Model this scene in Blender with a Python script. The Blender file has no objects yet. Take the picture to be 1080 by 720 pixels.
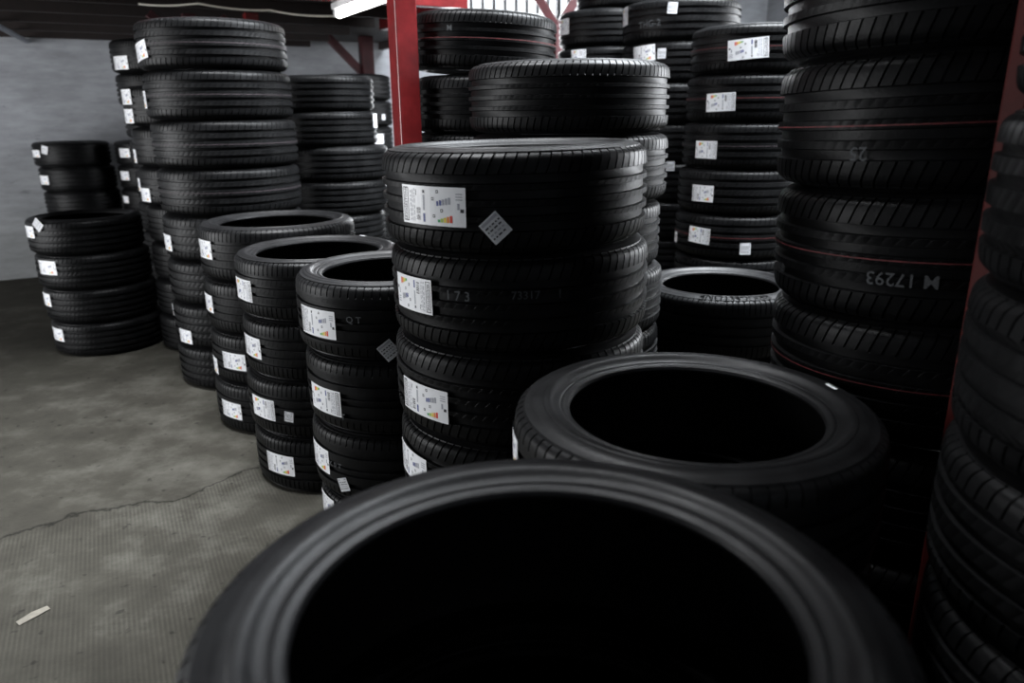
import bpy, math, random
import numpy as np
from mathutils import Vector, Matrix
random.seed(7)
PI = math.pi
C = bpy.context.scene.collection

# ------------------------------------------------------------------ camera frame
CAM_H, FPX, PITCH = 1.45, 782.0, math.radians(17.1)
cP, sP = math.cos(PITCH), math.sin(PITCH)
def ray(px, py):
    u = (px - 540) / FPX; v = (360 - py) / FPX
    return Vector((u, cP + v * sP, -sP + v * cP))
def floor_pt(px, py, z=0.0):
    d = ray(px, py); t = (z - CAM_H) / d.z
    return Vector((d.x * t, d.y * t, z))
# building axes: U runs along the back wall, V runs down the aisle towards it
ROT = math.radians(29.5)
UX, UY = math.cos(ROT), math.sin(ROT)
def uv(u, v, z=0.0):
    return Vector((u * UX - v * UY, u * UY + v * UX, z))

# ------------------------------------------------------------------ materials
def new_mat(name):
    m = bpy.data.materials.new(name); m.use_nodes = True
    nt = m.node_tree; b = nt.nodes['Principled BSDF']
    return m, nt, b
def N(nt, t, **k):
    n = nt.nodes.new(t)
    for a, v in k.items(): setattr(n, a, v)
    return n
def ramp(nt, stops):
    r = N(nt, 'ShaderNodeValToRGB'); e = r.color_ramp.elements
    while len(e) < len(stops): e.new(0.5)
    for x, (p, c) in zip(e, stops):
        x.position = p; x.color = (*c, 1) if len(c) == 3 else c
    return r
def noise(nt, co, scale, detail=4, rough=0.55, vec_scale=None):
    n = N(nt, 'ShaderNodeTexNoise'); n.inputs['Scale'].default_value = scale
    n.inputs['Detail'].default_value = detail; n.inputs['Roughness'].default_value = rough
    if vec_scale:
        mp = N(nt, 'ShaderNodeMapping'); mp.inputs['Scale'].default_value = vec_scale
        nt.links.new(co, mp.inputs['Vector']); co = mp.outputs['Vector']
    nt.links.new(co, n.inputs['Vector'])
    return n
def simple(name, col, rough=0.5, metal=0.0, var=0.0, scale=20, bump=0.0):
    m, nt, b = new_mat(name)
    b.inputs['Roughness'].default_value = rough; b.inputs['Metallic'].default_value = metal
    b.inputs['Base Color'].default_value = (*col, 1)
    if var or bump:
        co = N(nt, 'ShaderNodeTexCoord').outputs['Object']
        n = noise(nt, co, scale, 5)
        if var:
            r = ramp(nt, [(0.3, tuple(c * (1 - var) for c in col)), (0.7, tuple(min(1, c * (1 + var)) for c in col))])
            nt.links.new(n.outputs['Fac'], r.inputs['Fac']); nt.links.new(r.outputs['Color'], b.inputs['Base Color'])
        if bump:
            bp = N(nt, 'ShaderNodeBump'); bp.inputs['Strength'].default_value = bump; bp.inputs['Distance'].default_value = 0.004
            nt.links.new(n.outputs['Fac'], bp.inputs['Height']); nt.links.new(bp.outputs['Normal'], b.inputs['Normal'])
    return m
def rubber(name, lo, hi, rough, spec=.12):
    m, nt, b = new_mat(name)
    co = N(nt, 'ShaderNodeTexCoord').outputs['Object']
    n = noise(nt, co, 9, 6, 0.6)
    r = ramp(nt, [(0.35, lo), (0.75, hi)])
    nt.links.new(n.outputs['Fac'], r.inputs['Fac'])
    f = noise(nt, co, 160, 3, 0.6)
    mix = N(nt, 'ShaderNodeMixRGB', blend_type='ADD'); mix.inputs['Fac'].default_value = 1
    sp = ramp(nt, [(0.66, (0, 0, 0)), (0.80, (0.02, 0.02, 0.02))])
    nt.links.new(f.outputs['Fac'], sp.inputs['Fac'])
    nt.links.new(r.outputs['Color'], mix.inputs['Color1']); nt.links.new(sp.outputs['Color'], mix.inputs['Color2'])
    nt.links.new(mix.outputs['Color'], b.inputs['Base Color'])
    rr = ramp(nt, [(0.3, (rough - .07,) * 3), (0.7, (rough + .08,) * 3)])
    nt.links.new(n.outputs['Fac'], rr.inputs['Fac']); nt.links.new(rr.outputs['Color'], b.inputs['Roughness'])
    b.inputs['Specular IOR Level'].default_value = spec
    bp = N(nt, 'ShaderNodeBump'); bp.inputs['Strength'].default_value = 0.25; bp.inputs['Distance'].default_value = 0.002
    nt.links.new(f.outputs['Fac'], bp.inputs['Height']); nt.links.new(bp.outputs['Normal'], b.inputs['Normal'])
    return m
M_TREAD = rubber('tread rubber', (.0030, .0031, .0033), (.0070, .0071, .0075), .42)
M_SIDE = rubber('sidewall rubber', (.0042, .0042, .0045), (.0075, .0076, .0082), .44, .15)
M_LINER = rubber('inner liner rubber', (.0020, .0020, .0021), (.0035, .0035, .0037), .66)
M_RAISED = rubber('raised letter rubber', (.002, .002, .002), (.003, .003, .003), .85, .0)
M_CHALK = simple('chalk', (.06, .064, .068), .9, var=.35, scale=300)
M_STRIPE_RED = simple('red tread paint', (.115, .018, .02), .7, var=.5, scale=60)
M_STRIPE_GREY = simple('grey tread paint', (.05, .036, .042), .7, var=.5, scale=60)
M_PAPER = simple('label paper', (.80, .81, .83), .35, var=.04, scale=30)
M_PAPER2 = simple('sticker paper', (.60, .61, .63), .45, var=.06, scale=40)
M_INK = simple('black ink', (.02, .02, .025), .5)
M_GREYINK = simple('grey ink', (.33, .34, .38), .5)
M_BLUE = simple('blue ink', (.06, .08, .25), .5)
M_COL = [simple('green ink', (.03, .32, .10), .5), simple('lime ink', (.35, .5, .05), .5), simple('yellow ink', (.75, .6, .05), .5),
         simple('orange ink', (.75, .25, .03), .5), simple('red ink', (.65, .05, .03), .5)]
M_RED = simple('red gloss paint', (.115, .010, .011), .22, var=.25, scale=14, bump=.08)
M_REDDULL = simple('dull red paint', (.05, .006, .005), .62, var=.3, scale=14)
M_REDDULL.node_tree.nodes['Principled BSDF'].inputs['Specular IOR Level'].default_value = .15
M_REDDARK = simple('old dark red paint', (.045, .008, .010), .45, var=.35, scale=10, bump=.2)
M_JOIST = simple('dark stained timber', (.014, .008, .007), .7, var=.3, scale=12)
M_WHITE = simple('white enamel', (.7, .7, .7), .35)
M_CABLE = simple('white cable sheath', (.55, .52, .46), .5)
M_PIPE = simple('grey conduit', (.22, .24, .28), .4, var=.2)
M_SCRAP = simple('dusty paper scrap', (.10, .092, .075), .9, var=.2, scale=60)
M_FRAME = simple('window frame dark paint', (.03, .03, .035), .5)

def emit(name, col, s):
    m = bpy.data.materials.new(name); m.use_nodes = True; nt = m.node_tree; nt.nodes.clear()
    e = N(nt, 'ShaderNodeEmission'); e.inputs['Color'].default_value = (*col, 1); e.inputs['Strength'].default_value = s
    o = N(nt, 'ShaderNodeOutputMaterial'); nt.links.new(e.outputs[0], o.inputs[0])
    return m
M_TUBE = emit('lit fluorescent tube', (1.0, .98, .95), 7)
def glass_mat():
    m = bpy.data.materials.new('window glass'); m.use_nodes = True; nt = m.node_tree; nt.nodes.clear()
    t = N(nt, 'ShaderNodeBsdfTransparent'); g = N(nt, 'ShaderNodeBsdfGlossy'); g.inputs['Roughness'].default_value = .05
    f = N(nt, 'ShaderNodeFresnel'); mx = N(nt, 'ShaderNodeMixShader'); o = N(nt, 'ShaderNodeOutputMaterial')
    nt.links.new(f.outputs[0], mx.inputs[0]); nt.links.new(t.outputs[0], mx.inputs[1]); nt.links.new(g.outputs[0], mx.inputs[2])
    nt.links.new(mx.outputs[0], o.inputs[0]); return m
M_GLASS = glass_mat()

def floor_mat():
    m, nt, b = new_mat('worn ribbed concrete')
    co = N(nt, 'ShaderNodeTexCoord').outputs['Object']
    sep = N(nt, 'ShaderNodeSeparateXYZ'); nt.links.new(co, sep.inputs[0])
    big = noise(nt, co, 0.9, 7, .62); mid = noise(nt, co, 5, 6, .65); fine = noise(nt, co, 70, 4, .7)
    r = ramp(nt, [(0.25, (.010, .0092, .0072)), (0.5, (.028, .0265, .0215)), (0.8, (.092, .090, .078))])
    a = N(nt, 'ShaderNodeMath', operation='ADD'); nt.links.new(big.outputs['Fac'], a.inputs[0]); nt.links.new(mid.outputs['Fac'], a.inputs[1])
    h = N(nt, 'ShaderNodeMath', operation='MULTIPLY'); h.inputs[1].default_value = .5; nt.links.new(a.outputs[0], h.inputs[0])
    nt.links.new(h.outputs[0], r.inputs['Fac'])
    # the crack: an uneven line across the slab; the ribs lie on the near side of it
    p0, p1 = floor_pt(0, 563), floor_pt(277, 494)
    d = (p1 - p0).normalized(); nx, ny = -d.y, d.x
    dist = N(nt, 'ShaderNodeVectorMath', operation='DOT_PRODUCT'); nt.links.new(co, dist.inputs[0]); dist.inputs[1].default_value = (nx, ny, 0)
    off = N(nt, 'ShaderNodeMath', operation='SUBTRACT'); nt.links.new(dist.outputs['Value'], off.inputs[0]); off.inputs[1].default_value = nx * p0.x + ny * p0.y
    wob = noise(nt, co, 3.2, 6, .6)
    w2 = N(nt, 'ShaderNodeMath', operation='MULTIPLY_ADD'); nt.links.new(wob.outputs['Fac'], w2.inputs[0]); w2.inputs[1].default_value = .34; w2.inputs[2].default_value = -.17
    sd = N(nt, 'ShaderNodeMath', operation='ADD'); nt.links.new(off.outputs[0], sd.inputs[0]); nt.links.new(w2.outputs[0], sd.inputs[1])
    ab = N(nt, 'ShaderNodeMath', operation='ABSOLUTE'); nt.links.new(sd.outputs[0], ab.inputs[0])
    crack = ramp(nt, [(0.0, (.28,) * 3), (0.004, (.45,) * 3), (0.012, (1,) * 3)]); nt.links.new(ab.outputs[0], crack.inputs['Fac'])
    side = N(nt, 'ShaderNodeMapRange'); side.inputs['From Min'].default_value = .02; side.inputs['From Max'].default_value = -.05
    nt.links.new(sd.outputs[0], side.inputs['Value'])
    # ribs: combed lines running away from the camera
    ang = math.radians(118)
    dv = N(nt, 'ShaderNodeVectorMath', operation='DOT_PRODUCT'); nt.links.new(co, dv.inputs[0]); dv.inputs[1].default_value = (math.sin(ang), -math.cos(ang), 0)
    ml = N(nt, 'ShaderNodeMath', operation='MULTIPLY'); ml.inputs[1].default_value = 2 * PI / .0135; nt.links.new(dv.outputs['Value'], ml.inputs[0])
    sn = N(nt, 'ShaderNodeMath', operation='SINE'); nt.links.new(ml.outputs[0], sn.inputs[0])
    patch = ramp(nt, [(0.38, (.15,) * 3), (0.6, (1,) * 3)]); nt.links.new(noise(nt, co, 2.1, 4).outputs['Fac'], patch.inputs['Fac'])
    rb = N(nt, 'ShaderNodeMath', operation='MULTIPLY'); nt.links.new(sn.outputs[0], rb.inputs[0]); nt.links.new(side.outputs[0], rb.inputs[1])
    rb2 = N(nt, 'ShaderNodeMath', operation='MULTIPLY'); nt.links.new(rb.outputs[0], rb2.inputs[0]); nt.links.new(patch.outputs['Color'], rb2.inputs[1])
    gain = N(nt, 'ShaderNodeMath', operation='MULTIPLY_ADD'); nt.links.new(rb2.outputs[0], gain.inputs[0]); gain.inputs[1].default_value = .20; gain.inputs[2].default_value = 1.0
    m1 = N(nt, 'ShaderNodeMixRGB', blend_type='MULTIPLY'); m1.inputs['Fac'].default_value = 1
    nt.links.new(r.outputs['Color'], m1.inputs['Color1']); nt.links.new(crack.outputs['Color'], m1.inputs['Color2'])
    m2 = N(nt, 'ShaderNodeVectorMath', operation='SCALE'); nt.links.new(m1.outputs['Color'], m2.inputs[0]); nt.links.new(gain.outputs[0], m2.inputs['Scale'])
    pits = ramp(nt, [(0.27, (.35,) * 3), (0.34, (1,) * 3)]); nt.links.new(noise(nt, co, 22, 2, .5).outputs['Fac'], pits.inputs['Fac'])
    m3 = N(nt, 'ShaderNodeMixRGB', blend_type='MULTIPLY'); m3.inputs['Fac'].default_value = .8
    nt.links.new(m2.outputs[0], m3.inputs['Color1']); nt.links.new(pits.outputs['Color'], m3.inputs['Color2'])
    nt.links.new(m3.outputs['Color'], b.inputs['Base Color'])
    b.inputs['Roughness'].default_value = .85; b.inputs['Specular IOR Level'].default_value = .10
    hs = N(nt, 'ShaderNodeMath', operation='MULTIPLY_ADD'); nt.links.new(rb2.outputs[0], hs.inputs[0]); hs.inputs[1].default_value = .35; nt.links.new(fine.outputs['Fac'], hs.inputs[2])
    bp = N(nt, 'ShaderNodeBump'); bp.inputs['Strength'].default_value = .35; bp.inputs['Distance'].default_value = .003
    nt.links.new(hs.outputs[0], bp.inputs['Height']); nt.links.new(bp.outputs['Normal'], b.inputs['Normal'])
    return m
def wall_mat(name, tint=1.0):
    m, nt, b = new_mat(name)
    co = N(nt, 'ShaderNodeTexCoord').outputs['Object']
    sep = N(nt, 'ShaderNodeSeparateXYZ'); nt.links.new(co, sep.inputs[0])
    n1 = noise(nt, co, 1.3, 7, .6, (1, 1, 1.6)); n2 = noise(nt, co, 9, 5, .65, (.5, .5, 2.2))
    r = ramp(nt, [(0.25, (.19 * tint, .196 * tint, .208 * tint)), (0.55, (.37 * tint, .382 * tint, .408 * tint)), (0.8, (.50 * tint, .515 * tint, .55 * tint))])
    a = N(nt, 'ShaderNodeMath', operation='MULTIPLY_ADD'); nt.links.new(n2.outputs['Fac'], a.inputs[0]); a.inputs[1].default_value = .45
    k = N(nt, 'ShaderNodeMath', operation='MULTIPLY'); k.inputs[1].default_value = .55; nt.links.new(n1.outputs['Fac'], k.inputs[0]); nt.links.new(k.outputs[0], a.inputs[2])
    nt.links.new(a.outputs[0], r.inputs['Fac'])
    # scuffed, stained lower part with a ragged top edge
    zz = N(nt, 'ShaderNodeMath', operation='MULTIPLY_ADD'); nt.links.new(n1.outputs['Fac'], zz.inputs[0]); zz.inputs[1].default_value = -.7; nt.links.new(sep.outputs['Z'], zz.inputs[2])
    st = ramp(nt, [(0.0, (.60, .60, .57)), (0.10, (.80, .80, .77)), (0.62, (.82, .82, .81)), (0.95, (1, 1, 1))]); nt.links.new(zz.outputs[0], st.inputs['Fac'])
    chips = ramp(nt, [(0.30, (.45, .45, .45)), (0.37, (1, 1, 1))]); nt.links.new(noise(nt, co, 6, 5, .7, (.6, .6, 2)).outputs['Fac'], chips.inputs['Fac'])
    m1 = N(nt, 'ShaderNodeMixRGB', blend_type='MULTIPLY'); m1.inputs['Fac'].default_value = 1
    nt.links.new(r.outputs['Color'], m1.inputs['Color1']); nt.links.new(st.outputs['Color'], m1.inputs['Color2'])
    m2 = N(nt, 'ShaderNodeMixRGB', blend_type='MULTIPLY'); m2.inputs['Fac'].default_value = .55
    nt.links.new(m1.outputs['Color'], m2.inputs['Color1']); nt.links.new(chips.outputs['Color'], m2.inputs['Color2'])
    nt.links.new(m2.outputs['Color'], b.inputs['Base Color']); b.inputs['Roughness'].default_value = .85
    bp = N(nt, 'ShaderNodeBump'); bp.inputs['Strength'].default_value = .4; bp.inputs['Distance'].default_value = .01
    nt.links.new(a.outputs[0], bp.inputs['Height']); nt.links.new(bp.outputs['Normal'], b.inputs['Normal'])
    return m
def deck_mat():
    m, nt, b = new_mat('dark deck boards')
    co = N(nt, 'ShaderNodeTexCoord').outputs['Object']
    mp = N(nt, 'ShaderNodeMapping'); mp.inputs['Rotation'].default_value = (0, 0, -ROT); nt.links.new(co, mp.inputs['Vector'])
    sep = N(nt, 'ShaderNodeSeparateXYZ'); nt.links.new(mp.outputs[0], sep.inputs[0])
    md = N(nt, 'ShaderNodeMath', operation='MULTIPLY'); md.inputs[1].default_value = 1 / .22; nt.links.new(sep.outputs['Y'], md.inputs[0])
    fr = N(nt, 'ShaderNodeMath', operation='FRACT'); nt.links.new(md.outputs[0], fr.inputs[0])
    fl = N(nt, 'ShaderNodeMath', operation='FLOOR'); nt.links.new(md.outputs[0], fl.inputs[0])
    wn = N(nt, 'ShaderNodeTexWhiteNoise', noise_dimensions='1D'); nt.links.new(fl.outputs[0], wn.inputs['W'])
    r = ramp(nt, [(0, (.007, .0055, .005)), (1, (.026, .018, .016))]); nt.links.new(wn.outputs['Value'], r.inputs['Fac'])
    seam = ramp(nt, [(0, (.1,) * 3), (.04, (.1,) * 3), (.08, (1,) * 3)]); nt.links.new(fr.outputs[0], seam.inputs['Fac'])
    g = noise(nt, mp.outputs[0], 4, 6, .65, (.7, 8, 1))
    gr = ramp(nt, [(.3, (.6,) * 3), (.7, (1.2,) * 3)]); nt.links.new(g.outputs['Fac'], gr.inputs['Fac'])
    m1 = N(nt, 'ShaderNodeMixRGB', blend_type='MULTIPLY'); m1.inputs['Fac'].default_value = 1
    m2 = N(nt, 'ShaderNodeMixRGB', blend_type='MULTIPLY'); m2.inputs['Fac'].default_value = 1
    nt.links.new(r.outputs[0], m1.inputs['Color1']); nt.links.new(seam.outputs[0], m1.inputs['Color2'])
    nt.links.new(m1.outputs[0], m2.inputs['Color1']); nt.links.new(gr.outputs[0], m2.inputs['Color2'])
    nt.links.new(m2.outputs[0], b.inputs['Base Color']); b.inputs['Roughness'].default_value = .7
    return m
M_FLOOR, M_WALL, M_WALL2, M_DECK = floor_mat(), wall_mat('old grey plaster'), wall_mat('bare concrete wall', .55), deck_mat()

# ------------------------------------------------------------------ mesh helpers
def mesh_from(name, verts, faces, mats, midx=None, smooth=None, sharp=None):
    me = bpy.data.meshes.new(name); me.from_pydata([tuple(v) for v in verts], [], [tuple(f) for f in faces])
    for m in mats: me.materials.append(m)
    if midx is not None: me.polygons.foreach_set('material_index', np.asarray(midx, dtype=np.int32))
    if smooth: me.polygons.foreach_set('use_smooth', np.ones(len(me.polygons), dtype=bool))
    me.update()
    if sharp: me.set_sharp_from_angle(angle=math.radians(sharp))
    return me
def link(name, me, parent=None):
    o = bpy.data.objects.new(name, me); C.objects.link(o)
    if parent: o.parent = parent
    return o
def tag(o, label=None, cat=None, group=None, kind=None):
    for k, v in (('label', label), ('category', cat), ('group', group), ('kind', kind)):
        if v: o[k] = v
    return o
class MB:
    def __init__(s): s.v, s.f, s.m = [], [], []
    def box(s, c, size, ax=None, mi=0):
        """box of size (sx,sy,sz) centred at c; ax = three axis vectors"""
        ax = ax or (Vector((1, 0, 0)), Vector((0, 1, 0)), Vector((0, 0, 1)))
        c = Vector(c); b = len(s.v)
        for k in range(8):
            s.v.append(c + ax[0] * size[0] * (.5 if k & 1 else -.5) + ax[1] * size[1] * (.5 if k & 2 else -.5) + ax[2] * size[2] * (.5 if k & 4 else -.5))
        for f in ((0, 2, 3, 1), (4, 5, 7, 6), (0, 1, 5, 4), (2, 6, 7, 3), (0, 4, 6, 2), (1, 3, 7, 5)):
            s.f.append([b + i for i in f]); s.m.append(mi)
    def bar(s, a, b, w, h, up=Vector((0, 0, 1)), mi=0):
        a, b = Vector(a), Vector(b); d = (b - a).normalized(); sd = d.cross(up)
        if sd.length < 1e-4: sd = Vector((UX, UY, 0))
        sd.normalize(); u2 = sd.cross(d)
        s.box((a + b) / 2, (w, (b - a).length, h), (sd, d, u2), mi)
    def tube(s, pts, r, n=10, mi=0):
        pts = [Vector(p) for p in pts]; rings = []
        for i, p in enumerate(pts):
            t = (pts[min(i + 1, len(pts) - 1)] - pts[max(i - 1, 0)]).normalized()
            a = t.cross(Vector((0, 0, 1)))
            if a.length < 1e-3: a = t.cross(Vector((1, 0, 0)))
            a.normalize(); b2 = t.cross(a); rings.append(len(s.v))
            for k in range(n):
                an = 2 * PI * k / n; s.v.append(p + (a * math.cos(an) + b2 * math.sin(an)) * r)
        for i in range(len(pts) - 1):
            for k in range(n):
                s.f.append([rings[i] + k, rings[i] + (k + 1) % n, rings[i + 1] + (k + 1) % n, rings[i + 1] + k]); s.m.append(mi)
        s.f.append([rings[0] + k for k in range(n)]); s.m.append(mi); s.f.append([rings[-1] + k for k in reversed(range(n))]); s.m.append(mi)
    def build(s, name, mats, parent=None, bevel=0, origin=None):
        if not isinstance(mats, (list, tuple)): mats = [mats]
        vs = s.v if origin is None else [v - Vector(origin) for v in s.v]
        o = link(name, mesh_from(name, vs, s.f, mats, s.m), parent)
        if origin is not None: o.location = origin
        if bevel:
            bm = o.modifiers.new('edge', 'BEVEL'); bm.width = bevel; bm.segments = 2; bm.limit_method = 'ANGLE'
        return o
AXU, AXV, AXZ = Vector((UX, UY, 0)), Vector((-UY, UX, 0)), Vector((0, 0, 1))
AX = (AXU, AXV, AXZ)

# ------------------------------------------------------------------ tire meshes
def lathe(name, prof, seg, mat, smooth=True, sharp=35):
    prof = np.asarray(prof); a = np.linspace(0, 2 * PI, seg, endpoint=False)
    r = prof[:, 0][:, None]; z = np.repeat(prof[:, 1][:, None], seg, 1)
    V = np.stack([r * np.cos(a), r * np.sin(a), z], -1).reshape(-1, 3)
    P = len(prof); F = []
    for j in range(P - 1):
        for i in range(seg):
            k = (i + 1) % seg; F.append((j * seg + i, j * seg + k, (j + 1) * seg + k, (j + 1) * seg + i))
    return mesh_from(name, V, F, [mat], smooth=smooth, sharp=sharp)
# tread styles: pitches round the tire, groove centres (fraction of half width), groove width, shoulder slot share, slot depth,
# shoulder slant, rib slit depth, rib slant, slot inner limit / outer limit (fraction of half width)
STYLES = {
    'wide':   dict(n=82, g=[-.47, -.16, .16, .47], gw=.017, slot=.12, sd=.007, sk=.42, rd=.0003, rk=1.4, lim=(.57, 1.0)),
    'slant':  dict(n=92, g=[-.46, -.155, .155, .46], gw=.017, slot=.14, sd=.007, sk=.30, rd=.0003, rk=1.4, lim=(.57, 1.0)),
    'notch':  dict(n=78, g=[-.50, -.14, .06, .42], gw=.012, slot=.10, sd=.004, sk=.10, rd=.0, rk=0, lim=(.72, .97)),
    'dense':  dict(n=98, g=[-.46, -.15, .15, .46], gw=.010, slot=.15, sd=.005, sk=.06, rd=.0006, rk=.7, lim=(.52, 1.0)),
    'smooth': dict(n=76, g=[-.55, -.20, .20, .55], gw=.014, slot=.11, sd=.0035, sk=.22, rd=.0002, rk=1.1, lim=(.60, 1.0)),
}
def sidewall_profile(R, w, rb):
    h = R - rb; H = w / 2
    return [(rb, H * .78), (rb - .001, H * .82), (rb + .0015, H * .865), (rb + .006, H * .890), (rb + .012, H * .900), (rb + .014, H * .892), (rb + .0165, H * .892), (rb + .018, H * .905),
            (rb + .026, H * .918), (rb + .032, H * .950), (rb + .0365, H * .985), (rb + .042, H * 1.0), (rb + .048, H * .998), (rb + .050, H * .985),
            (rb + .46 * h + .010, H * .985), (rb + .56 * h + .008, H * .972), (rb + .565 * h + .010, H * .962), (rb + .70 * h, H * .948), (rb + .80 * h, H * .928)]
def crown(R, w, rb, t):
    """radius at half-width fraction t (0..1 of tread edge), z"""
    h = R - rb; H = w / 2
    # from the centre outwards to the shoulder
    pts = [(0, R, 0), (.62, R - .0012, .585 * H), (.80, R - .0030, .745 * H), (.88, R - .0060, .82 * H), (.94, R - .0115, .872 * H), (.975, R - .0180, .902 * H), (1.0, rb + .80 * h, H * .928)]
    for (a, r0, z0), (b, r1, z1) in zip(pts, pts[1:]):
        if t <= b + 1e-9:
            k = (t - a) / (b - a); return r0 + (r1 - r0) * k, z0 + (z1 - z0) * k
def tread_mesh(R, w, rb, st):
    S = STYLES[st]; H = w / 2; n = S['n']
    gh = S['gw'] / (.56 * w) / 1.0          # groove half-width as a fraction of t
    ts = set()
    for g in S['g']:
        for d in (-1.25, -1.0, 1.0, 1.25): ts.add(round(g + d * gh * .62, 5))
    for t in (1.0, .985, .975, .955, .94, .91, .88, .86, .82, .77, .72, .67, .62): ts.update((t, -t))
    for t in np.linspace(-.6, .6, 17):
        if all(abs(t - g) > gh * 1.1 for g in S['g']): ts.add(round(float(t), 5))
    ts = sorted(ts)
    lo, hi = S['lim']
    fr = [0, 1 - S['slot'] - .06, 1 - S['slot'] - .02, 1 - .02]
    seg = 4 * n; base = np.array([(i // 4 + fr[i % 4]) / n * 2 * PI for i in range(seg)])
    slotc = np.array([i % 4 >= 2 for i in range(seg)])
    V = []
    for t in ts:
        r, z = crown(R, w, rb, abs(t)); z = math.copysign(z, t) if t else 0
        gd = 0.0
        for g in S['g']:
            if abs(t - g) <= gh * .62 * 1.02: gd = .0095
        a = base.copy(); rr = np.full(seg, r - gd)
        at = abs(t)
        if lo <= at <= hi:
            rr = rr - np.where(slotc, S['sd'] if at < .985 else S['sd'] * .55, 0)
        elif at < lo and S['rd'] and gd == 0:
            rr = rr - np.where(slotc, S['rd'], 0)
        if at >= lo - .08: a = a + S['sk'] * 2 * PI / n * (at - .8) * 4 * (1 if t > 0 else -1)
        else: a = a + S['rk'] * 2 * PI / n * t * 3
        V.append(np.stack([rr * np.cos(a), rr * np.sin(a), np.full(seg, z)], -1))
    V = np.concatenate(V); F = []
    for j in range(len(ts) - 1):
        for i in range(seg):
            k = (i + 1) % seg; F.append((j * seg + i, j * seg + k, (j + 1) * seg + k, (j + 1) * seg + i))
    return mesh_from('tread', V, F, [M_TREAD], smooth=True, sharp=32)
CACHE = {}
def tire_meshes(R, w, rb, st):
    key = (R, w, rb, st)
    if key not in CACHE:
        sp = sidewall_profile(R, w, rb); H = w / 2; h = R - rb
        half = [(rb, H * .78), (rb + .008, H * .80), (rb + .3 * h, H * .86), (rb + .62 * h, H * .86), (R - .030, H * .74), (R - .020, H * .55), (R - .0175, 0)]
        liner = half + [(r, -z) for r, z in reversed(half[:-1])]
        up = sp[::-1]; dn = [(r, -z) for r, z in sp]
        CACHE[key] = (tread_mesh(R, w, rb, st), lathe('sidewall', up, 128, M_SIDE, sharp=28), lathe('sidewall', dn, 128, M_SIDE, sharp=28), lathe('inner_liner', liner, 96, M_LINER))
    return CACHE[key]

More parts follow.
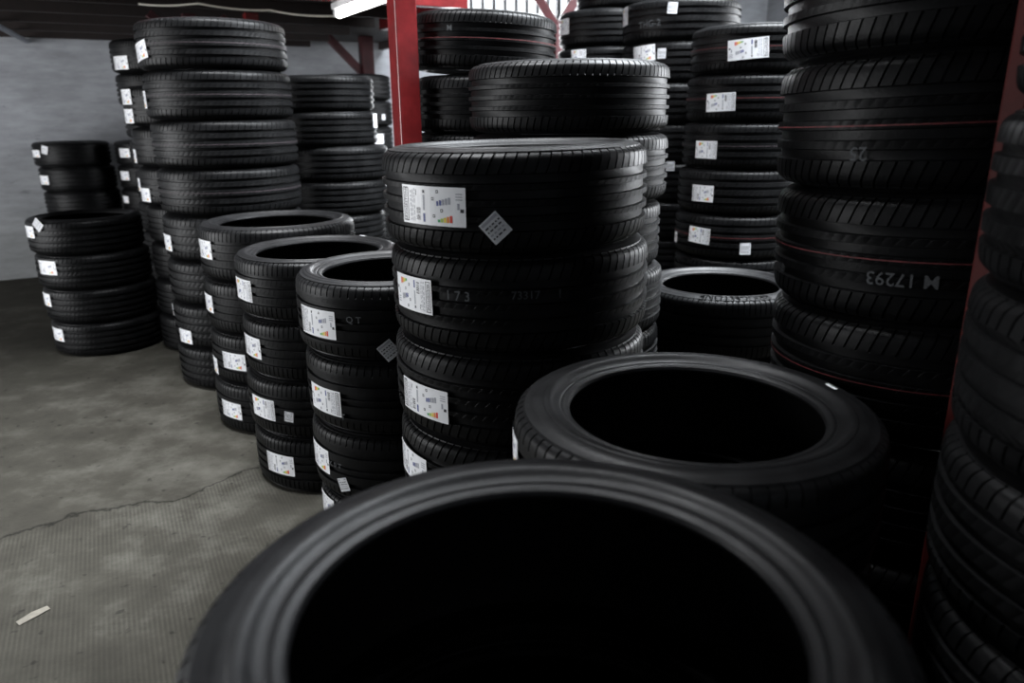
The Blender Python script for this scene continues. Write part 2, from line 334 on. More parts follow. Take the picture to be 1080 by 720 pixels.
# ------------------------------------------------------------------ the stacks
# name, X, Y, outer radius, section width, bead radius, style, count, phrase, per-tire sideways shifts from the TOP down, options
ORD = ['topmost tire', 'second tire from the top', 'third tire from the top', 'fourth tire from the top', 'fifth tire from the top', 'sixth tire from the top',
       'seventh tire from the top', 'eighth tire from the top', 'ninth tire from the top', 'tenth tire from the top']
STACKS = [
 ('central',  .020, 1.920, .331, .2290, .236, 'wide', 6, 'in the wide central stack before the red column', [(-.004, 0), (.004, .0), (0, 0), (.003, 0)], {'lean': (math.radians(.8), 1)}),
 ('secondrow', .209, 2.780, .354, .2300,   .250, 'slant', 7, 'in the stack directly behind the wide central stack', [(0, 0), (.005, 0), (-.012, 0)], {}),
 ('aisleA', -.387, 2.420, .309, .2440, .222, 'notch', 4, 'in the open-topped aisle stack touching the central stack', [(-.012, 0), (.0, 0), (.0, 0), (.012, 0)], {}),
 ('aisleB', -.779, 2.976, .326, .2360, .242, 'dense', 4, 'in the aisle stack second left of the central stack', [(0, 0), (.006, 0), (-.004, 0), (0.004, 0)], {}),
 ('aisleC', -1.123, 3.580, .362, .2450, .262, 'dense', 4, 'in the low aisle stack beside the tallest left stack', [(0, 0), (.0, 0), (.0, 0), (-.01, 0)], {}),
 ('tall', -1.560, 4.200, .372, .2385, .262, 'smooth', 8, 'in the tallest left stack reaching the ceiling', [(0, 0), (.006, 0), (.012, 0), (.01, 0), (.004, 0), (.0, 0), (-.006, 0), (-.010, 0)], {}),
 ('sliverA', -2.000, 4.860, .350, .2320, .245, 'dense', 7, 'in the stack half hidden behind the tallest left stack', [(-.02, 0), (0, 0), (.0, 0), (.02, 0), (.02, 0), (.01, 0), (.0, 0)], {}),
 ('sliverB', -2.420, 5.640, .345, .2170, .245, 'dense', 9, 'in the farthest stack of the aisle row', [(-.03, 0), (-.02, 0), (0, 0), (.01, 0), (.015, 0)], {}),
 ('leftnear', -2.705, 4.790, .330, .2150, .236, 'smooth', 4, 'in the low dark stack standing alone across the aisle', [(-.03, 0), (-.012, 0), (0, 0), (.012, 0)], {}),
 ('leftfar', -3.896, 6.850, .306, .2080, .215, 'smooth', 6, 'in the low stack against the plaster wall', [(-.02, 0), (0, 0), (.01, 0)], {}),
 ('leftfarB', -3.265, 6.990, .306, .2080, .215, 'smooth', 6, 'in the wall stack mostly hidden by the aisle row', [(0, 0)], {}),
 ('behindtall', -1.170, 5.020, .325, .2100, .228, 'smooth', 8, 'in the stack right of the tallest left stack', [(-.03, 0), (-.02, 0), (.04, 0), (.03, 0)], {}),
 ('farback', -1.440, 7.200, .345, .2240, .240, 'smooth', 8, 'in the far stack glimpsed left of the red column', [(0, 0)], {}),
 ('behindcol', -.108, 3.440, .312, .2285, .220, 'slant', 8, 'in the tall stack just right of the red column', [(.0, 0), (.0, 0)], {'tilt': math.radians(2.6)}),
 ('window', .700, 5.620, .345, .2340, .245, 'smooth', 10, 'in the dark stack in front of the bright window', [(.12, 0), (0, 0), (-.01, 0)], {}),
 ('darkback', 1.030, 4.930, .355, .2300, .255, 'smooth', 9, 'in the dark stack left of the labelled stack', [(.03, 0), (.03, 0), (0, 0)], {}),
 ('labelled', 1.265, 4.170, .330, .2320, .236, 'smooth', 8, 'in the tall stack with one label per tire', [(.03, 0), (.02, 0), (.01, 0), (.0, 0), (-.005, 0)], {}),
 ('openback', .880, 3.060, .345, .2560, .238, 'dense', 3, 'in the low open-topped stack below the labelled stack', [(0, 0)], {}),
 ('openmid', .334, 1.275, .333, .2350, .229, 'notch', 4, 'in the open-topped stack behind the nearest stack', [(0, 0)], {}),
 ('nearest', .030, .622, .348, .2480, .246, 'notch', 4, 'in the nearest stack at the bottom of the photo', [(0, 0)], {}),
 ('right', .975, 1.665, .340, .2570, .240, 'wide', 7, 'in the large dim stack beside right red post', [(-.014, 0), (-.012, 0), (-.004, 0), (-.0, 0)], {'lean': (math.radians(2.0), 3)}),
 ('edge', .982, .935, .330, .2420, .236, 'smooth', 8, 'in the dark stack at the right photo edge', [(0.03, 0), (.012, 0), (0, 0), (.0, 0)], {}),
]
TIRES = []   # analytic record used to place labels, and the object
def stack_phrase(i, n, phrase):
    return 'black ' + ORD[i] + ' ' + phrase
for name, X, Y, R, w, rb, st, n, phrase, shifts, opt in STACKS:
    tm = tire_meshes(R, w, rb, st)
    gap = .0006
    for i in range(n):                        # i = 0 is the top tire
        k = n - 1 - i
        z = w / 2 + k * (w + gap)
        dx, dy = shifts[i] if i < len(shifts) else (random.uniform(-.006, .006), random.uniform(-.006, .006))
        e = bpy.data.objects.new('tire', None); C.objects.link(e); e.empty_display_size = .1
        e.location = (X + dx, Y + dy, z); spin = random.uniform(0, 2 * PI); e.rotation_euler = (0, 0, spin)
        lab = stack_phrase(i, n, phrase)
        tag(e, lab, 'tire')
        e['group'] = 'tires ' + phrase
        if opt.get('tilt') and i == 0:
            e.rotation_mode = 'XYZ'; q = Matrix.Rotation(opt['tilt'], 4, 'Y') @ Matrix.Rotation(spin, 4, 'Z')
            e.rotation_euler = q.to_euler(); e.location.z += (R - .04) * abs(math.sin(opt['tilt']))
        for nm, me in zip(('tread', 'sidewall', 'sidewall', 'inner_liner'), tm):
            link(nm, me, e)
        if opt.get('lean') and i <= opt['lean'][1]:
            # the upper tires lean together, pivoting on their left edge
            g, im = opt['lean']; fw = Vector((X, Y, 0)).normalized(); sd = Vector((fw.y, -fw.x, 0))
            pv = Vector((X, Y, (n - 1 - im) * (w + gap))) - sd * (R - .02)
            rot = Matrix.Translation(pv) @ Matrix.Rotation(-g, 4, fw) @ Matrix.Translation(-pv)
            e.matrix_world = rot @ Matrix.Translation((X + dx, Y + dy, z)) @ Matrix.Rotation(spin, 4, 'Z')
        TIRES.append(dict(e=e, c=Vector((X + dx, Y + dy, z)), R=R, w=w, rb=rb, spin=spin, stack=name, i=i, st=st))
def T(stack, i):
    return next(t for t in TIRES if t['stack'] == stack and t['i'] == i)

# ------------------------------------------------------------------ paper labels, stickers, chalk
FONT = {}
def text_shape(s, size, bold=False):
    """verts (x,y) and faces of a line of text, centred on 0,0, cap height about `size`"""
    if s in FONT: V, F = FONT[s]
    else:
        cu = bpy.data.curves.new('t', 'FONT'); cu.body = s; cu.align_x = 'CENTER'; cu.align_y = 'CENTER'; cu.resolution_u = 2
        cu.offset = .008
        ob = bpy.data.objects.new('t', cu); C.objects.link(ob)
        dg = bpy.context.evaluated_depsgraph_get(); dg.update()
        me = bpy.data.meshes.new_from_object(ob.evaluated_get(dg))
        V = [(v.co.x, v.co.y) for v in me.vertices]; F = [tuple(p.vertices) for p in me.polygons]
        bpy.data.objects.remove(ob); bpy.data.curves.remove(cu); bpy.data.meshes.remove(me)
        FONT[s] = (V, F)
    k = size / .70
    return [(x * k, y * k) for x, y in V], F
class Flat:
    """flat artwork in (s,t) metres, in layers, later wrapped on a cylinder"""
    def __init__(s): s.v, s.f, s.m = [], [], []
    def rect(s, x0, x1, y0, y1, mi, lift, nx=1):
        b = len(s.v)
        for k in range(nx + 1):
            x = x0 + (x1 - x0) * k / nx; s.v += [(x, y0, lift), (x, y1, lift)]
        for k in range(nx): s.f.append((b + 2 * k, b + 2 * k + 2, b + 2 * k + 3, b + 2 * k + 1)); s.m.append(mi)
    def text(s, txt, size, x, y, rot, mi, lift):
        V, F = text_shape(txt, size); b = len(s.v); c, sn = math.cos(rot), math.sin(rot)
        s.v += [(x + a * c - d * sn, y + a * sn + d * c, lift) for a, d in V]; s.f += [tuple(b + i for i in f) for f in F]; s.m += [mi] * len(F)
    def wrapped(s, name, mats, R, phi, z, rot=0.0, base=.0012):
        c, sn = math.cos(rot), math.sin(rot); out = []
        for x, y, l in s.v:
            a, d = x * c - y * sn, x * sn + y * c; r = R + base + l; p = phi + a / R
            out.append((r * math.cos(p), r * math.sin(p), z + d))
        return mesh_from(name, out, s.f, mats, s.m)
    def split(s, groups):
        for g in groups:
            F = Flat(); ids = {}
            for f, m in zip(s.f, s.m):
                if m not in g[0] and not (g[1] and m in g[1]): continue
                if m == 0 and not g[2](s.v[f[0]][2]): continue
                for i in f:
                    if i not in ids: ids[i] = len(F.v); F.v.append(s.v[i])
                F.f.append(tuple(ids[i] for i in f)); F.m.append(m)
            yield F
LBL_MATS = [M_PAPER, M_INK, M_GREYINK, M_BLUE] + M_COL
def big_label(L, Hh, seed):
    rnd = random.Random(seed); F = Flat(); x = lambda s: s * L; y = lambda t: t * Hh
    F.rect(-L / 2, L / 2, -Hh / 2, Hh / 2, 0, 0, 14)
    l1, l2 = .0003, .0005
    # maker's box at the left end, lettering reading upwards
    for a in ((-.475, -.465, -.44, .44), (-.385, -.375, -.44, .44)): F.rect(x(a[0]), x(a[1]), y(a[2]), y(a[3]), 1, l1)
    for a in ((-.475, -.375, .42, .44), (-.475, -.375, -.44, -.42)): F.rect(x(a[0]), x(a[1]), y(a[2]), y(a[3]), 1, l1)
    F.text('BRIDGESTONE', .045 * L, x(-.425), 0, PI / 2, 1, l1)
    # size lines reading upwards
    for cx, wd in ((-.33, .018), (-.295, .012), (-.262, .012)):
        t = -.42
        while t < .40:
            d = rnd.uniform(.04, .12)
            F.rect(x(cx - wd / 2), x(cx + wd / 2), y(t), y(min(.42, t + d)), 2, l1); t += d + rnd.uniform(.02, .06)
    # barcode
    t = -.38
    while t < -.05:
        d = rnd.choice((.012, .02, .03)); F.rect(x(-.225), x(-.155), y(t), y(t + d), 1, l1); t += d + rnd.choice((.014, .022))
    F.rect(x(-.235), x(-.225), y(.25), y(.40), 1, l1)
    # strip with the blue flag and its small lines
    F.rect(x(-.115), x(-.08), y(-.42), y(-.20), 3, l1); F.rect(x(-.112), x(-.083), y(-.12), y(.28), 2, l1); F.rect(x(-.115), x(-.08), y(.32), y(.40), 1, l1)
    # energy part: pictograms, class arrows, colour arrows
    for cx, cy in ((.045, .19), (.115, .38), (.175, -.10), (.06, -.25)):
        F.rect(x(cx - .018), x(cx + .018), y(cy - .04), y(cy + .04), 1, l1); F.rect(x(cx - .009), x(cx + .009), y(cy - .018), y(cy + .018), 0, l2)
    for k in range(5): F.rect(x(.10 + .042 * k), x(.132 + .042 * k), y(.02 + .012 * k), y(.14 + .025 * k), 3 if k < 2 else 2, l1)
    for k in range(5): F.rect(x(.115 + .043 * k), x(.150 + .043 * k), y(-.40), y(-.33 + .028 * k), 4 + k, l1)
    F.rect(x(.43), x(.475), y(-.13), y(-.04), 1, l1); F.rect(x(.39), x(.42), y(-.06), y(.10), 2, l1)
    for k in range(3): F.rect(x(.37), x(.46), y(.18 + .07 * k), y(.205 + .07 * k), 2, l1)
    return F
def small_sticker(L, seed):
    rnd = random.Random(seed); F = Flat(); h = L * 1.1
    F.rect(-L / 2, L / 2, -h / 2, h / 2, 0, 0, 6)
    F.rect(-L * .44, L * .44, h * .32, h * .44, 2, .0003)
    for k in range(4):
        yy = h * (.20 - .16 * k); xx = -.40
        while xx < .36:
            d = rnd.uniform(.06, .2); F.rect(L * xx, L * min(.42, xx + d), yy - h * .045, yy + h * .02, 1 if k != 2 else 2, .0003); xx += d + .07
    return F
def hit_tire(px, py):
    d = ray(px, py); o = Vector((0, 0, CAM_H)); best = None
    for t in TIRES:
        c, R = t['c'], t['R']; A = d.x ** 2 + d.y ** 2; B = 2 * (d.x * -c.x + d.y * -c.y); Cq = c.x ** 2 + c.y ** 2 - R * R
        D = B * B - 4 * A * Cq
        if D < 0: continue
        s = (-B - math.sqrt(D)) / (2 * A); z = CAM_H + d.z * s
        if s > 0 and abs(z - c.z) < t['w'] * .46 and (best is None or s < best[0]): best = (s, t, Vector((d.x * s, d.y * s, z)))
    return best
REPORT = []
def label_at(px, py, edge='c', kind='L', L=.150, Hh=.083, rot=0.0, z=None, expect=None):
    h = hit_tire(px, py)
    if not h: REPORT.append(('MISS', px, py)); return
    s, t, p = h
    REPORT.append((px, py, t['stack'], t['i'], round(p.z - t['c'].z, 3)))
    phi = math.atan2(p.y - t['c'].y, p.x - t['c'].x)
    if edge == 'r': phi -= L / 2 / t['R']
    if edge == 'l': phi += L / 2 / t['R']
    zz = p.z - t['c'].z
    lim = t['w'] * .36
    if kind in 'LU': zz = max(-(lim - Hh / 2 + .012), min(lim - Hh / 2 + .012, zz))
    seed = int(px * 31 + py)
    if kind in 'LU':
        art = big_label(L, Hh, seed)
        me = [F.wrapped('paper_label', LBL_MATS, t['R'], phi - t['spin'], zz, rot + (PI if kind == 'U' else 0))
              for F in art.split((((0,), None, lambda l: l == 0), ((0, 1, 2, 3), None, lambda l: l > 0), ((4, 5, 6, 7, 8), None, lambda l: True)))]
        lo = link('paper_label', me[0], t['e'])
        link('printing', me[1], lo); link('colour_scale', me[2], lo)
    else:
        me = small_sticker(L, seed).wrapped('barcode_sticker', [M_PAPER2, M_INK, M_GREYINK], t['R'], phi - t['spin'], zz, rot)
        link('sticker', me, t['e'])
def chalk(px, py, txt, size, rot=0.0):
    h = hit_tire(px, py)
    if not h: REPORT.append(('CHALK MISS', px, py)); return
    s, t, p = h; phi = math.atan2(p.y - t['c'].y, p.x - t['c'].x); zz = p.z - t['c'].z
    F = Flat(); F.text(txt, size, 0, 0, rot, 0, 0)
    r = t['R']; prev = (0.0, t['R'])
    for q in range(1, 21):                      # tread radius at that height
        rr, zq = crown(t['R'], t['w'], t['rb'], q / 20)
        if zq >= abs(zz): r = prev[1]; break
        prev = (zq, rr)
    o = link('chalk_mark', F.wrapped('chalk_mark', [M_CHALK], r, phi - t['spin'], zz, 0, .0014), t['e']); o['label'] = 'pale chalk writing'
r_ = math.radians
LABELS = [
 # central stack
 (457.5, 217, 'c', 'L', .182, .085, r_(-1)), (457, 314, 'r', 'U', .150, .083, 0), (472, 430, 'r', 'L', .178, .082, 0), (449, 500, 'r', 'L', .170, .083, 0),
 # open-topped aisle stack touching it
 (354, 342, 'r', 'L', .168, .088, 0), (359, 425, 'r', 'U', .160, .085, 0), (346, 486, 'r', 'L', .14, .085, 0), (351, 534, 'r', 'L', .12, .085, 0),
 # second aisle stack
 (266, 305, 'r', 'U', .14, .083, 0), (275, 366, 'r', 'L', .14, .083, 0), (289, 431, 'r', 'U', .145, .085, 0), (309, 490, 'r', 'L', .145, .085, 0),
 # low aisle stack
 (224, 261, 'r', 'L', .13, .083, 0), (225, 318, 'r', 'L', .13, .083, 0), (259, 380, 'r', 'L', .145, .080, 0), (254, 432, 'r', 'L', .145, .080, 0),
 # tallest left stack
 (158, 49, 'r', 'L', .15, .085, r_(8)), (157, 101, 'r', 'L', .15, .085, 0), (182, 253, 'r', 'L', .13, .085, 0), (231, 394, 'r', 'L', .145, .080, 0),
 # half hidden stacks
 (144, 124, 'r', 'L', .15, .08, 0), (160, 202, 'r', 'L', .12, .08, 0), (203, 358, 'r', 'L', .12, .075, 0), (183, 320, 'r', 'L', .12, .07, 0),
 (138, 62, 'r', 'L', .15, .085, 0), (140, 91, 'r', 'L', .15, .085, 0), (146, 161, 'r', 'L', .15, .08, 0), (150, 191, 'r', 'L', .15, .08, 0),
 # stacks across the aisle
 (60, 278, 'r', 'L', .15, .085, 0), (54, 312, 'r', 'L', .13, .08, 0), (67, 349, 'r', 'L', .13, .08, 0), (37, 240, 'r', 'L', .12, .07, 0),
 (44, 157, 'r', 'L', .14, .06, 0), (53, 185, 'r', 'L', .14, .075, 0), (133, 157, 'c', 'L', .12, .075, 0), (133, 181, 'c', 'L', .12, .075, 0), (134, 206, 'c', 'L', .10, .06, 0),
 # far stack beside the red column
 (398, 120, 'c', 'L', .09, .085, 0), (402, 145, 'c', 'L', .11, .085, 0),
 # right hand back stacks
 (595, 30, 'l', 'U', .13, .10, 0), (606, 57, 'l', 'U', .12, .08, 0), (661, 18, 'l', 'U', .11, .105, r_(4)), (682, 55, 'c', 'L', .16, .09, r_(4)),
 (792, 54, 'c', 'U', .195, .095, r_(4)), (762, 110, 'c', 'U', .160, .088, r_(2)), (746, 160, 'c', 'U', .135, .088, 0), (742, 206, 'c', 'L', .135, .085, 0), (738, 250, 'c', 'U', .135, .085, r_(-3)),
 # sliver on the open-topped tire
 (545, 481, 'r', 'L', .10, .06, 0),
]
STICKERS = [(526, 242, .050, r_(42)), (410, 368, .050, r_(38)), (361, 509, .042, r_(20)), (304, 437, .038, r_(-6)), (41, 232, .06, r_(45)), (49, 153, .06, r_(-15)),
            (407, 122, .045, 0), (713, 10, .055, r_(-4)), (701, 58, .05, 0), (709, 177, .05, 0), (710, 216, .055, 0), (714, 251, .055, 0), (787, 265, .055, r_(2)),
            (162, 282, .04, r_(40)), (167, 315, .03, 0)]
for px, py, e, k, L, Hh, rt in LABELS: label_at(px, py, e, k, L, Hh, rt)
for px, py, L, rt in STICKERS: label_at(px, py, 'c', 'S', L, 0, rt)
for a in ((373, 336, 'Q T', .020, 0), (352, 488, 'X 0 T', .018, 0), (361, 438, 'T', .020, 0), (484, 313, '1 7 3', .022, 0), (556, 314, '73317', .018, 0), (592, 313, '1', .02, 0),
          (688, 27, 'THG-2', .036, r_(4)), (919, 169, '25', .026, PI), (958, 305, 'M 17293', .026, PI), (831, 286, '13', .022, 0), (477, 34, 'M', .022, 0)):
    chalk(*a)
# painted lines round the middle rib
def stripe(stack, i, zoff, mat, wd=.0024):
    t = T(stack, i); R = t['R'] + .0007
    a = np.linspace(0, 2 * PI, 96, endpoint=False); V, F = [], []
    for zz in (zoff - wd / 2, zoff + wd / 2): V += [(R * math.cos(x), R * math.sin(x), zz) for x in a]
    for k in range(96): F.append((k, (k + 1) % 96, 96 + (k + 1) % 96, 96 + k))
    o = link('tread_stripe', mesh_from('tread_stripe', V, F, [mat], smooth=True), t['e']); o['label'] = ('red' if mat is M_STRIPE_RED else 'greyish pink') + ' painted line around the tread'
for st_, i, z, m in (('behindcol', 0, .004, M_STRIPE_RED), ('right', 1, -.002, M_STRIPE_RED), ('right', 2, .002, M_STRIPE_RED), ('right', 3, 0, M_STRIPE_RED),
                     ('tall', 0, 0, M_STRIPE_GREY), ('tall', 1, 0, M_STRIPE_GREY), ('tall', 2, 0, M_STRIPE_GREY), ('tall', 3, 0, M_STRIPE_GREY),
                     ('labelled', 0, .006, M_STRIPE_RED), ('labelled', 1, 0, M_STRIPE_RED), ('labelled', 2, 0, M_STRIPE_GREY), ('labelled', 4, 0, M_STRIPE_RED)):
    stripe(st_, i, z, m)
# raised lettering on sidewalls
def ring_text(stack, i, txt, size, centre_deg, r0, spacing=1.0, mat=M_RAISED):
    t = T(stack, i); F = Flat(); F.text(txt, size, 0, 0, 0, 0, 0)
    H = t['w'] / 2; V = []
    for x, y, l in F.v:
        r = r0 + y; a = math.radians(centre_deg) - x * spacing / r0 - t['spin']
        # the letters face up and read from outside the tire's far side
        V.append((r * math.cos(a), r * math.sin(a), H * .985 + .0012 - max(0, r - .300) * .09))
    o = link('raised_lettering', mesh_from('raised_lettering', V, F.f, [mat], F.m), t['e'])
ring_text('openback', 0, 'BRIDGESTONE', .046, 266, .302, .62)
def sidewall_strip(stack, i, deg, r0, L, wd):
    t = T(stack, i); H = t['w'] / 2; a0 = math.radians(deg) - t['spin']; V, F = [], []
    for k in range(5):
        a = a0 + L / r0 * (k / 4 - .5)
        for r in (r0 - wd / 2, r0 + wd / 2): V.append((r * math.cos(a), r * math.sin(a), H + .0008))
    for k in range(4): F.append((2 * k, 2 * k + 1, 2 * k + 3, 2 * k + 2))
    link('sticker', mesh_from('white_strip', V, F, [M_PAPER]), t['e'])['label'] = 'small white paper strip'
sidewall_strip('openmid', 0, 12, .285, .032, .008)
sidewall_strip('aisleB', 0, 62, .285, .03, .007)

# ------------------------------------------------------------------ room
def slab(name, u0, u1, v0, v1, z0, z1, mat, kind='structure'):
    b = MB(); b.box(uv((u0 + u1) / 2, (v0 + v1) / 2, (z0 + z1) / 2), (u1 - u0, v1 - v0, z1 - z0), AX)
    o = b.build(name, mat); o['kind'] = kind; return o
U0, U1, V0, V1, HT = -4.2, 9.0, -3.0, 8.30, 4.6
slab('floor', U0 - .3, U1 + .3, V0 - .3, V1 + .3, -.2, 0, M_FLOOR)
SK = (2.2, 6.0, 0.2, 3.6)        # roof light at the back
SF = (-.4, 1.3, 1.8, 4.2)         # roof light over the aisle
b = MB()
for a in ((U0 - .3, SF[0], V0 - .3, V1 + .3), (SK[1], U1 + .3, V0 - .3, V1 + .3), (SK[0], SK[1], V0 - .3, SK[2]), (SK[0], SK[1], SK[3], V1 + .3),
          (SF[1], SK[0], V0 - .3, V1 + .3), (SF[0], SF[1], V0 - .3, SF[2]), (SF[0], SF[1], SF[3], V1 + .3)):
    b.box(uv((a[0] + a[1]) / 2, (a[2] + a[3]) / 2, HT + .1), (a[1] - a[0], a[3] - a[2], .2), AX)
b.build('ceiling', M_DECK)['kind'] = 'structure'
def wall_with_opening(name, axis, pos, a0, a1, hole, mat, th=.25):
    """wall in plane axis=pos (inner face), running a0..a1, hole = (b0,b1,z0,z1) or None; thickness outward"""
    b = MB()
    rects = [(a0, a1, 0, HT)] if not hole else [(a0, hole[0], 0, HT), (hole[1], a1, 0, HT), (hole[0], hole[1], 0, hole[2]), (hole[0], hole[1], hole[3], HT)]
    sgn = 1 if pos > 0 else -1
    for r0, r1, z0, z1 in rects:
        if r1 - r0 < 1e-4 or z1 - z0 < 1e-4: continue
        if axis == 'v': b.box(uv((r0 + r1) / 2, pos + sgn * th / 2, (z0 + z1) / 2), (r1 - r0, th, z1 - z0), AX)
        else: b.box(uv(pos + sgn * th / 2, (r0 + r1) / 2, (z0 + z1) / 2), (th, r1 - r0, z1 - z0), AX)
    o = b.build(name, mat); o['kind'] = 'structure'; return o
WB = (3.9, 7.0, .55, 3.6)        # window in the back wall
DL = (3.5, 7.3, 0.0, 3.0)       # open gate in the left wall
WR = (.8, 4.4, .9, 3.6)        # window in the right wall
wall_with_opening('wall_back', 'v', V1, U0, U1, WB, M_WALL)
wall_with_opening('wall_left', 'u', U0, V0, V1, DL, M_WALL2)
wall_with_opening('wall_right', 'u', U1, V0, V1, WR, M_WALL2)
wall_with_opening('wall_front', 'v', V0, U0, U1, None, M_WALL2)
def window(name, axis, pos, hole, bars):
    sgn = 1 if pos > 0 else -1; b0, b1, z0, z1 = hole
    P = (lambda a, z, d=0: uv(a, pos + sgn * (.10 + d), z)) if axis == 'v' else (lambda a, z, d=0: uv(pos + sgn * (.10 + d), a, z))
    e = bpy.data.objects.new(name, None); C.objects.link(e); e.location = P((b0 + b1) / 2, z0); e['kind'] = 'structure'
    f = MB(); w = .06
    for a in (b0 + w / 2, b1 - w / 2, (b0 + b1) / 2): f.bar(P(a, z0), P(a, z1), w, w)
    for z in (z0 + w / 2, z1 - w / 2, z0 + (z1 - z0) * .42): f.bar(P(b0, z), P(b1, z), w, w)
    f.build('window_frame', M_FRAME, e, origin=None).matrix_parent_inverse = Matrix.Translation(-e.location)
    g = MB(); g.box(P((b0 + b1) / 2, (z0 + z1) / 2), ((b1 - b0, .006, z1 - z0) if axis == 'v' else (.006, b1 - b0, z1 - z0)), AX)
    g.build('pane', M_GLASS, e).matrix_parent_inverse = Matrix.Translation(-e.location)
    if bars:
        k = b0 + .17; s = MB()
        while k < b1 - .1:
            s.bar(P(k, z1 - 1.0, -.06), P(k, z1 - .03, -.06), .035, .02); k += .15
        s.build('security_bars', M_FRAME, e).matrix_parent_inverse = Matrix.Translation(-e.location)
window('window_1', 'v', V1, WB, True)
window('window_2', 'u', U1, WR, False)

# mezzanine deck over the back left of the hall: boards on red beams
ZD = 2.20
MU0, MU1, MV0, MV1 = U0, 2.35, 4.68, V1
slab('ceiling_deck', MU0 + .001, MU1, MV0, MV1 - .001, ZD, ZD + .05, M_DECK)
def steel(name, a, b, w, h, label, cat, mat=M_REDDARK, group=None):
    m = MB(); m.bar(a, b, w, h); o = m.build(name, mat, bevel=.004, origin=Vector(a)); return tag(o, label, cat, group)
MX1, MX0 = 3.12, 6.18              # the deck widens towards the back wall
slab('ceiling_deck_back', MU1 + .001, MX1, MX0, MV1 - .001, ZD, ZD + .05, M_DECK)
steel('steel_beam', uv(MX1 - .04, MX0, ZD - .036), uv(MX1 - .04, MV1 - .005, ZD - .036), .06, .07, 'dark beam under the wider back part of the deck', 'beam', M_JOIST)
# edge beams
steel('steel_beam', uv(MU0 + .02, MV0 + .04, ZD - .05), uv(MU1, MV0 + .04, ZD - .05), .07, .098, 'red steel beam along the front edge of the wooden deck', 'beam', M_RED)
steel('steel_beam', uv(MU1 - .04, MV0 + .08, ZD - .05), uv(MU1 - .04, 6.14, ZD - .05), .07, .098, 'red steel beam along the window side of the wooden deck', 'beam', M_RED)
steel('steel_beam', uv(1.53, 3.17, ZD - .05), uv(1.53, MV0 + .0, ZD - .05), .07, .098, 'red steel beam carrying the fluorescent lamp', 'beam', M_RED)
steel('steel_beam', uv(1.26, 3.12, ZD - .05), uv(1.60, 3.12, ZD - .05), .07, .098, 'short red steel bracket from the glossy column to the lamp beam', 'bracket', M_RED)
# joists under the deck
for k, v in enumerate((5.62, 6.25, 6.9, 7.55, 8.2)):
    o = steel('deck_joist', uv(MU0 + .02, v, ZD - .036), uv(MU1 - .08, v, ZD - .036), .06, .07, 'dark brown joist under the wooden deck, ' + ['first', 'second', 'third', 'fourth', 'fifth'][k] + ' behind the front beam', 'joist', M_JOIST, 'joists under the wooden deck')
def column(px, Yd, zt, side, label, mat, braces=(), bl=.42, bw=.05, zref=1.95):
    X = (px - 540) / FPX * (Yd * cP - (zref - CAM_H) * sP); p = Vector((X, Yd, 0))
    e = bpy.data.objects.new('steel_column', None); C.objects.link(e); e.location = p; tag(e, label, 'column')
    m = MB(); m.box((0, 0, zt / 2), (side, side, zt), AX); m.build('post', mat, e, bevel=.005)
    m = MB(); m.box((0, 0, .006), (side * 2.0, side * 2.0, .012), AX); m.build('base_plate', mat, e, bevel=.002)
    for d in braces:
        dv = {'u+': AXU, 'u-': -AXU, 'v+': AXV, 'v-': -AXV}[d]
        m = MB(); m.bar(dv * side * .45 + Vector((0, 0, zt - bl)), dv * (side * .45 + bl) + Vector((0, 0, zt - .005)), bw, bw); m.build('brace', mat, e, bevel=.003)
    return e
column(426, 3.20, HT, .092, 'glossy red steel column standing behind the wide central stack', M_RED)
column(270, 5.30, ZD - .105, .085, 'red steel column rising behind the tallest left stack', M_RED)
column(205, 5.30, ZD - .105, .085, 'dark red braced column seen above the tallest left stack', M_REDDARK, ('u+', 'u-'), .20, .05)
column(390, 8.0, ZD - .002, .12, 'dark red braced column against the back wall, left of the bright red column', M_REDDARK, ('u-',), .34, .07)
column(591, 6.45, 2.12, .07, 'red column with a V-shaped fork in front of the bright window', M_REDDARK)
# fork arms of that column
cf = Vector(((591 - 540) / FPX * (6.45 * cP - .5 * sP), 6.45, 2.09))
for o_ in [o for o in C.objects if o.name.startswith('steel_column')][-1:]:
    for d, nm in ((-1, 'brace'), (1, 'brace')):
        m = MB(); m.bar(Vector((0, 0, 2.09)), Vector((.62 * d, .05, 3.05)), .07, .07); m.build(nm, M_REDDARK, o_, bevel=.003)
# right hand rack post
column(1047, 1.27, 2.119, .042, 'dull red post between the large right stack and the right edge', M_REDDULL, zref=1.2)

# unseen rack added to shade the right hand stacks: boards on red beams
rk = bpy.data.objects.new('added_shade_rack', None); C.objects.link(rk); rk.location = uv(1.2, .5, 0)
tag(rk, 'unseen red rack with a boarded shelf, added to shade the right hand stacks', 'rack')
RZ, RU0, RU1, RV0, RV1 = 2.12, 1.12, 3.5, -1.3, 1.75
def rk_part(name, boxes, mat):
    m = MB()
    for u0, u1, v0, v1, z0, z1 in boxes: m.box(uv((u0 + u1) / 2, (v0 + v1) / 2, (z0 + z1) / 2) - rk.location, (u1 - u0, v1 - v0, z1 - z0), AX)
    return m.build(name, mat, rk, bevel=.003)
rk_part('shelf', [(RU0, RU1, RV0, RV1, RZ + .081, RZ + .11)], M_DECK)
for q in ((RU0, RU0 + .06, RV0, RV1), (RU1 - .06, RU1, RV0, RV1), (RU0 + .061, RU1 - .061, RV0, RV0 + .06), (RU0 + .061, RU1 - .061, RV1 - .06, RV1)):
    rk_part('beam', [(*q, RZ, RZ + .08)], M_RED)
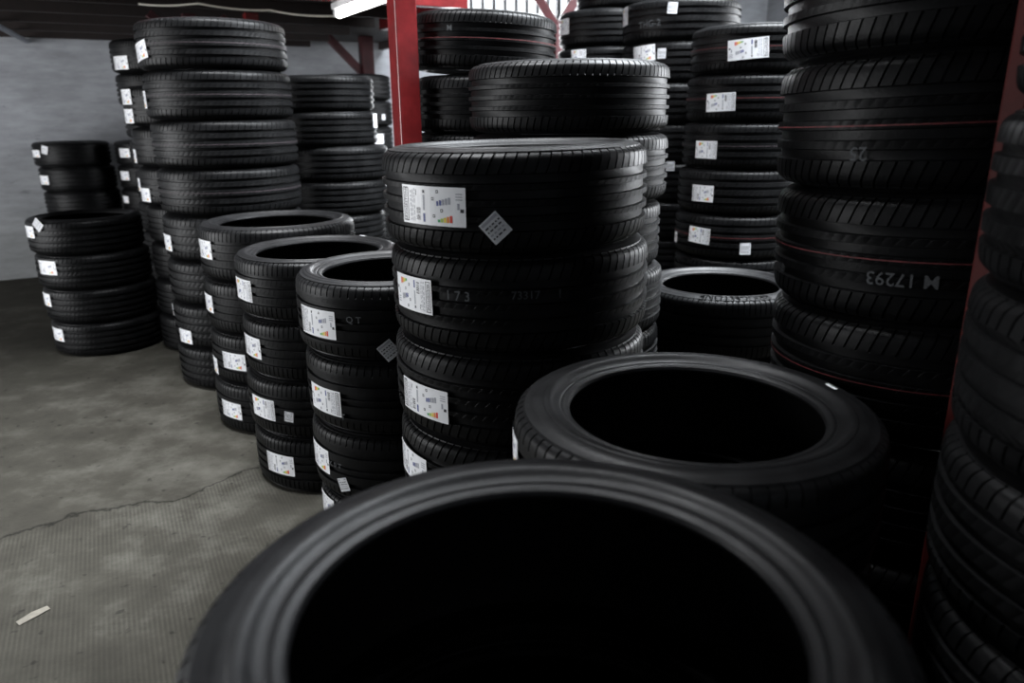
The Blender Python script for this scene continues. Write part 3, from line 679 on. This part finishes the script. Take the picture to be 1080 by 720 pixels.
# fluorescent lamp
la = Vector((-1.05, 4.94, 2.038)); lb = Vector((-.60, 4.18, 2.038))
e = bpy.data.objects.new('fluorescent_lamp', None); C.objects.link(e); e.location = (la + lb) / 2
tag(e, 'lit white fluorescent lamp hanging under the red deck left of the column', 'lamp')
ld = (lb - la); hl = ld.length / 2; ldn = ld.normalized(); ls = ldn.cross(AXZ)
m = MB(); m.box((0, 0, .045), (.075, 2 * hl, .035), (ls, ldn, AXZ)); m.build('housing', M_WHITE, e, bevel=.004)
m = MB(); m.tube([ldn * (-hl + .03), ldn * (hl - .03)], .024, 14); m.build('tube', M_TUBE, e)
for s_ in (-1, 1):
    m = MB(); m.box(ldn * s_ * (hl - .02) + Vector((0, 0, .012)), (.055, .03, .06), (ls, ldn, AXZ)); m.build('end_cap', M_WHITE, e, bevel=.003)
# cable sagging along the beam from the lamp
def world_at(px, py, Yd):
    d = ray(px, py); k = Yd / d.y; return Vector((d.x * k, Yd, CAM_H + d.z * k))
pts = []
anchors = [world_at(150, 0, 4.85), world_at(213, 0, 4.85), world_at(288, 8, 4.95), world_at(356, 15, 4.97)]
for a, b in zip(anchors, anchors[1:]):
    for k in range(10):
        q = k / 10; p = a.lerp(b, q); p.z -= .10 * q * (1 - q) * (a - b).length * 1.2; pts.append(p)
pts.append(anchors[-1]); m = MB(); m.tube(pts, .006, 8); tag(m.build('cable', M_CABLE, origin=pts[0]), 'thin white cable sagging under the deck towards the lamp', 'cable')
# grey conduit coming down the ceiling on the far left
a, b = world_at(20, -8, 5.6), world_at(29.5, 28, 6.95)
m = MB(); m.tube([uv(-.43, 6.3, 2.105), uv(-.24, 8.285, 2.105)], .02, 12); tag(m.build('conduit_pipe', M_PIPE, origin=a), 'pale grey pipe under the deck in the top left corner', 'pipe')
# scrap of paper on the floor
p = floor_pt(32, 644); m = MB(); d1 = (floor_pt(44, 638) - floor_pt(20, 650)).normalized(); d2 = Vector((-d1.y, d1.x, 0))
b0 = len(m.v)
for s_, t_, z_ in ((-.045, -.014, .001), (0, -.016, .003), (.045, -.012, .002), (.047, .013, .001), (.004, .016, .004), (-.043, .012, .001)): m.v.append(p + d1 * s_ + d2 * t_ + Vector((0, 0, z_)))
for k in range(6): m.v.append(m.v[k] + Vector((0, 0, .0012)))
m.f += [(5, 4, 1, 0), (4, 3, 2, 1), (6, 7, 10, 11), (7, 8, 9, 10)]; m.m += [0] * 4
for k in range(6): m.f.append((k, (k + 1) % 6, 6 + (k + 1) % 6, 6 + k)); m.m.append(0)
tag(m.build('paper_scrap', M_SCRAP, origin=p), 'dusty pale paper scrap lying on the ribbed concrete floor', 'litter')

# ------------------------------------------------------------------ light
def area(name, loc, target, sx, sy, watts, col=(1, 1, 1)):
    l = bpy.data.lights.new(name, 'AREA'); l.shape = 'RECTANGLE'; l.size = sx; l.size_y = sy; l.energy = watts; l.color = col
    o = bpy.data.objects.new(name, l); C.objects.link(o); o.location = loc
    o.rotation_euler = (Vector(target) - Vector(loc)).to_track_quat('-Z', 'Y').to_euler(); return o
c_ = uv((WB[0] + WB[1]) / 2, V1 + .32, (WB[2] + WB[3]) / 2)
area('daylight_window', c_, c_ - AXV, WB[1] - WB[0] + .3, WB[3] - WB[2] + .3, 700, (.93, .96, 1))
c_ = uv(U0 - .32, (DL[0] + DL[1]) / 2, 1.6)
area('daylight_gate', c_, c_ + AXU, DL[1] - DL[0], 3.0, 330, (.98, .985, 1))
c_ = uv(U1 + .32, (WR[0] + WR[1]) / 2, (WR[2] + WR[3]) / 2)
area('daylight_side_window', c_, c_ - AXU, WR[1] - WR[0] + .3, WR[3] - WR[2] + .3, 750, (.93, .96, 1))
c_ = uv((SK[0] + SK[1]) / 2, (SK[2] + SK[3]) / 2, HT + .5)
area('daylight_rooflight', c_, c_ - AXZ, 3.7, 3.3, 2500, (.90, .95, 1))
c_ = uv((SF[0] + SF[1]) / 2, (SF[2] + SF[3]) / 2, HT + .4)
area('daylight_aisle_rooflight', c_, c_ - AXZ, 1.5, 2.2, 150, (.95, .97, 1)).data.spread = math.radians(72)
w = bpy.data.worlds.new('World'); bpy.context.scene.world = w; w.use_nodes = True
bg = w.node_tree.nodes['Background']; bg.inputs['Color'].default_value = (.9, .95, 1, 1); bg.inputs['Strength'].default_value = 2.0

# ------------------------------------------------------------------ camera
cam = bpy.data.cameras.new('Camera'); co = bpy.data.objects.new('Camera', cam); C.objects.link(co)
co.location = (0, 0, CAM_H); co.rotation_euler = (Matrix.Rotation(PI / 2 - PITCH, 3, 'X') @ Matrix.Rotation(math.radians(-.6), 3, 'Z')).to_euler()
cam.sensor_width = 36; cam.lens = FPX / 1080 * 36; cam.clip_start = .02
cam.dof.use_dof = True; cam.dof.focus_distance = 2.1; cam.dof.aperture_fstop = 2.8
sc = bpy.context.scene; sc.camera = co
sc.view_settings.view_transform = 'Standard'; sc.view_settings.look = 'None'; sc.view_settings.exposure = 0; sc.view_settings.gamma = 1; sc.view_settings.use_curve_mapping = False
sc.cycles.max_bounces = 6
if False:
    for r in REPORT: print(r)
